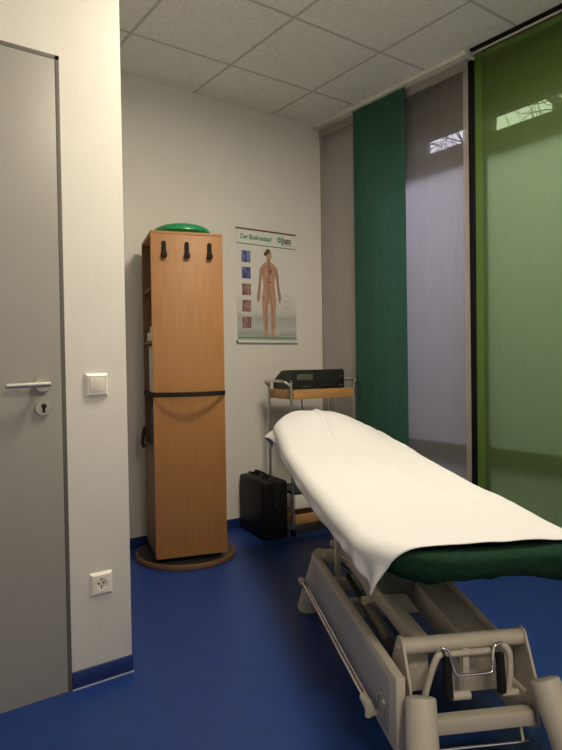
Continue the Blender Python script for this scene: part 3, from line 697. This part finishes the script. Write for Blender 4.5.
# lifting arms
def arm(t0, t1, sa, za, sb, zb, th):
    a = Vector(L((t0+t1)/2, sa, za)); b = Vector(L((t0+t1)/2, sb, zb)); w2 = (t1-t0)/2; ln = (b-a).length; an = atan2(zb-za, sb-sa)
    q = MB().box(-w2, 0, -th/2, w2, ln, th/2, bev=.004, M=T(*a) @ RX(an)); return q
arm(.622, .662, 1.64, .325, 2.55, .335, .05).obj('lifting_arm', CREAM, couch)
a2 = arm(.760, .868, 1.645, .300, 2.30, .365, .05); a2.obj('lifting_arm', CREAM, couch)
arm(.868, .876, 1.645, .305, 2.30, .370, .085).obj('arm_flange', CREAM, couch)
arm(.752, .760, 1.645, .305, 2.30, .360, .085).obj('arm_flange', CREAM, couch)
q = arm(.610, .628, 2.05, .32, 2.9, .54, .04); q.obj('lifting_link', CREAM, couch)
arm(.880, .898, 2.05, .32, 2.9, .54, .04).obj('lifting_link', CREAM, couch)
# actuator
MB().tube([L(.603, 1.80, .265), L(.603, 2.08, .285)], .021, 18).obj('actuator_tube', mat('dark_grey_metal', (.12, .115, .105), .4), couch)
MB().tube([L(.603, 2.08, .285), L(.603, 2.3, .300)], .010, 14).obj('actuator_rod', RUBBER, couch)
cbox(.585, 2.02, .255, .665, 2.055, .315, bev=.003).obj('actuator_bracket', CREAM, couch)
# cross members
for s, z, hgt, tb_ in ((2.56, .29, .05, .92), (2.38, .235, .045, .92), (2.22, .20, .06, .92)):
    cbox(.573, s, z-hgt/2, tb_, s+.05, z+hgt/2, bev=.004).obj('cross_member', CREAM, couch)
cbox(.585, 2.42, .26, .605, 2.45, .42, bev=.003).obj('upright', CREAM, couch)
MB().tube([L(.585, 2.50, .37), L(.66, 2.50, .37), L(.76, 2.50, .375)], .014, 12).obj('cross_tube', CREAM, couch)
for k in range(2): MB().tube([L(.60, 2.40, .35-.03*k), L(.63, 2.36, .33-.03*k), L(.67, 2.36, .335-.03*k), L(.70, 2.42, .36-.02*k)], .003, 6, sub=5).obj('cable', RUBBER if k else STEEL, couch)
# central column carrying the upper frame
cbox(.63, 1.95, .35, .73, 2.15, .54, bev=.01).obj('motor_housing', mat('motor_grey', (.08, .09, .08), .6), couch)
# low front crossbar and thin tread bar
cbox(.595, 1.535, .130, .918, 1.575, .170, bev=.004).obj('front_crossbar', CREAM, couch)
MB().tube([L(.61, 1.54, .090), L(.90, 1.54, .087)], .004, 10).obj('tread_bar', CHROME, couch)
for t in (.63, .885): MB().tube([L(t, 1.54, .09), L(t, 1.56, .15)], .004, 8).obj('tread_bar_arm', CREAM, couch)
# kick lever: chrome bow, beige rods, dark grips, pivot sleeves
MB().tube([L(.664, 1.585, 0.3270), L(.672, 1.58, 0.3410), L(.690, 1.575, 0.3340), L(.698, 1.57, 0.2990), L(.706, 1.565, 0.2760), L(.722, 1.565, 0.2710), L(.800, 1.565, 0.2710), L(.812, 1.565, 0.2790), L(.816, 1.57, 0.3090), L(.824, 1.578, 0.3340), L(.842, 1.582, 0.3410), L(.850, 1.588, 0.3370)], .0042, 10, sub=5).obj('kick_bow', CHROME, couch)
MB().tube([L(.690, 1.60, 0.3140), L(.822, 1.60, 0.3140)], .009, 14).obj('lever_shaft', CREAM, couch)
MB().tube([L(.672, 1.585, 0.3240), L(.657, 1.58, 0.3140), L(.636, 1.58, 0.2590), L(.618, 1.58, 0.1940)], .009, 12, sub=5).obj('lever_rod', CREAM, couch)
MB().tube([L(.852, 1.590, 0.3340), L(.868, 1.58, 0.3140), L(.868, 1.575, 0.2590), L(.862, 1.575, 0.2110)], .009, 12, sub=5).obj('lever_rod', CREAM, couch)
for t in (.688, .842): MB().tube([L(t, 1.585, 0.3140), L(t, 1.58, 0.2890), L(t+.002, 1.575, 0.2090)], [.012, .0145, .0125], 16, sub=3).obj('grip', RUBBER, couch)
cbox(.743, 1.60, .215, .762, 1.606, .325, bev=.002).obj('lever_strap', CREAM, couch)
MB().tube([L(.700, 1.575, 0.2110), L(.750, 1.575, 0.2110)], .012, 16).tube([L(.692, 1.575, 0.2110), L(.7005, 1.575, 0.2110)], .008, 12).obj('pivot_sleeve', CREAM, couch)
MB().tube([L(.842, 1.575, 0.2070), L(.890, 1.575, 0.2050)], .010, 16).obj('pivot_sleeve', CREAM, couch)
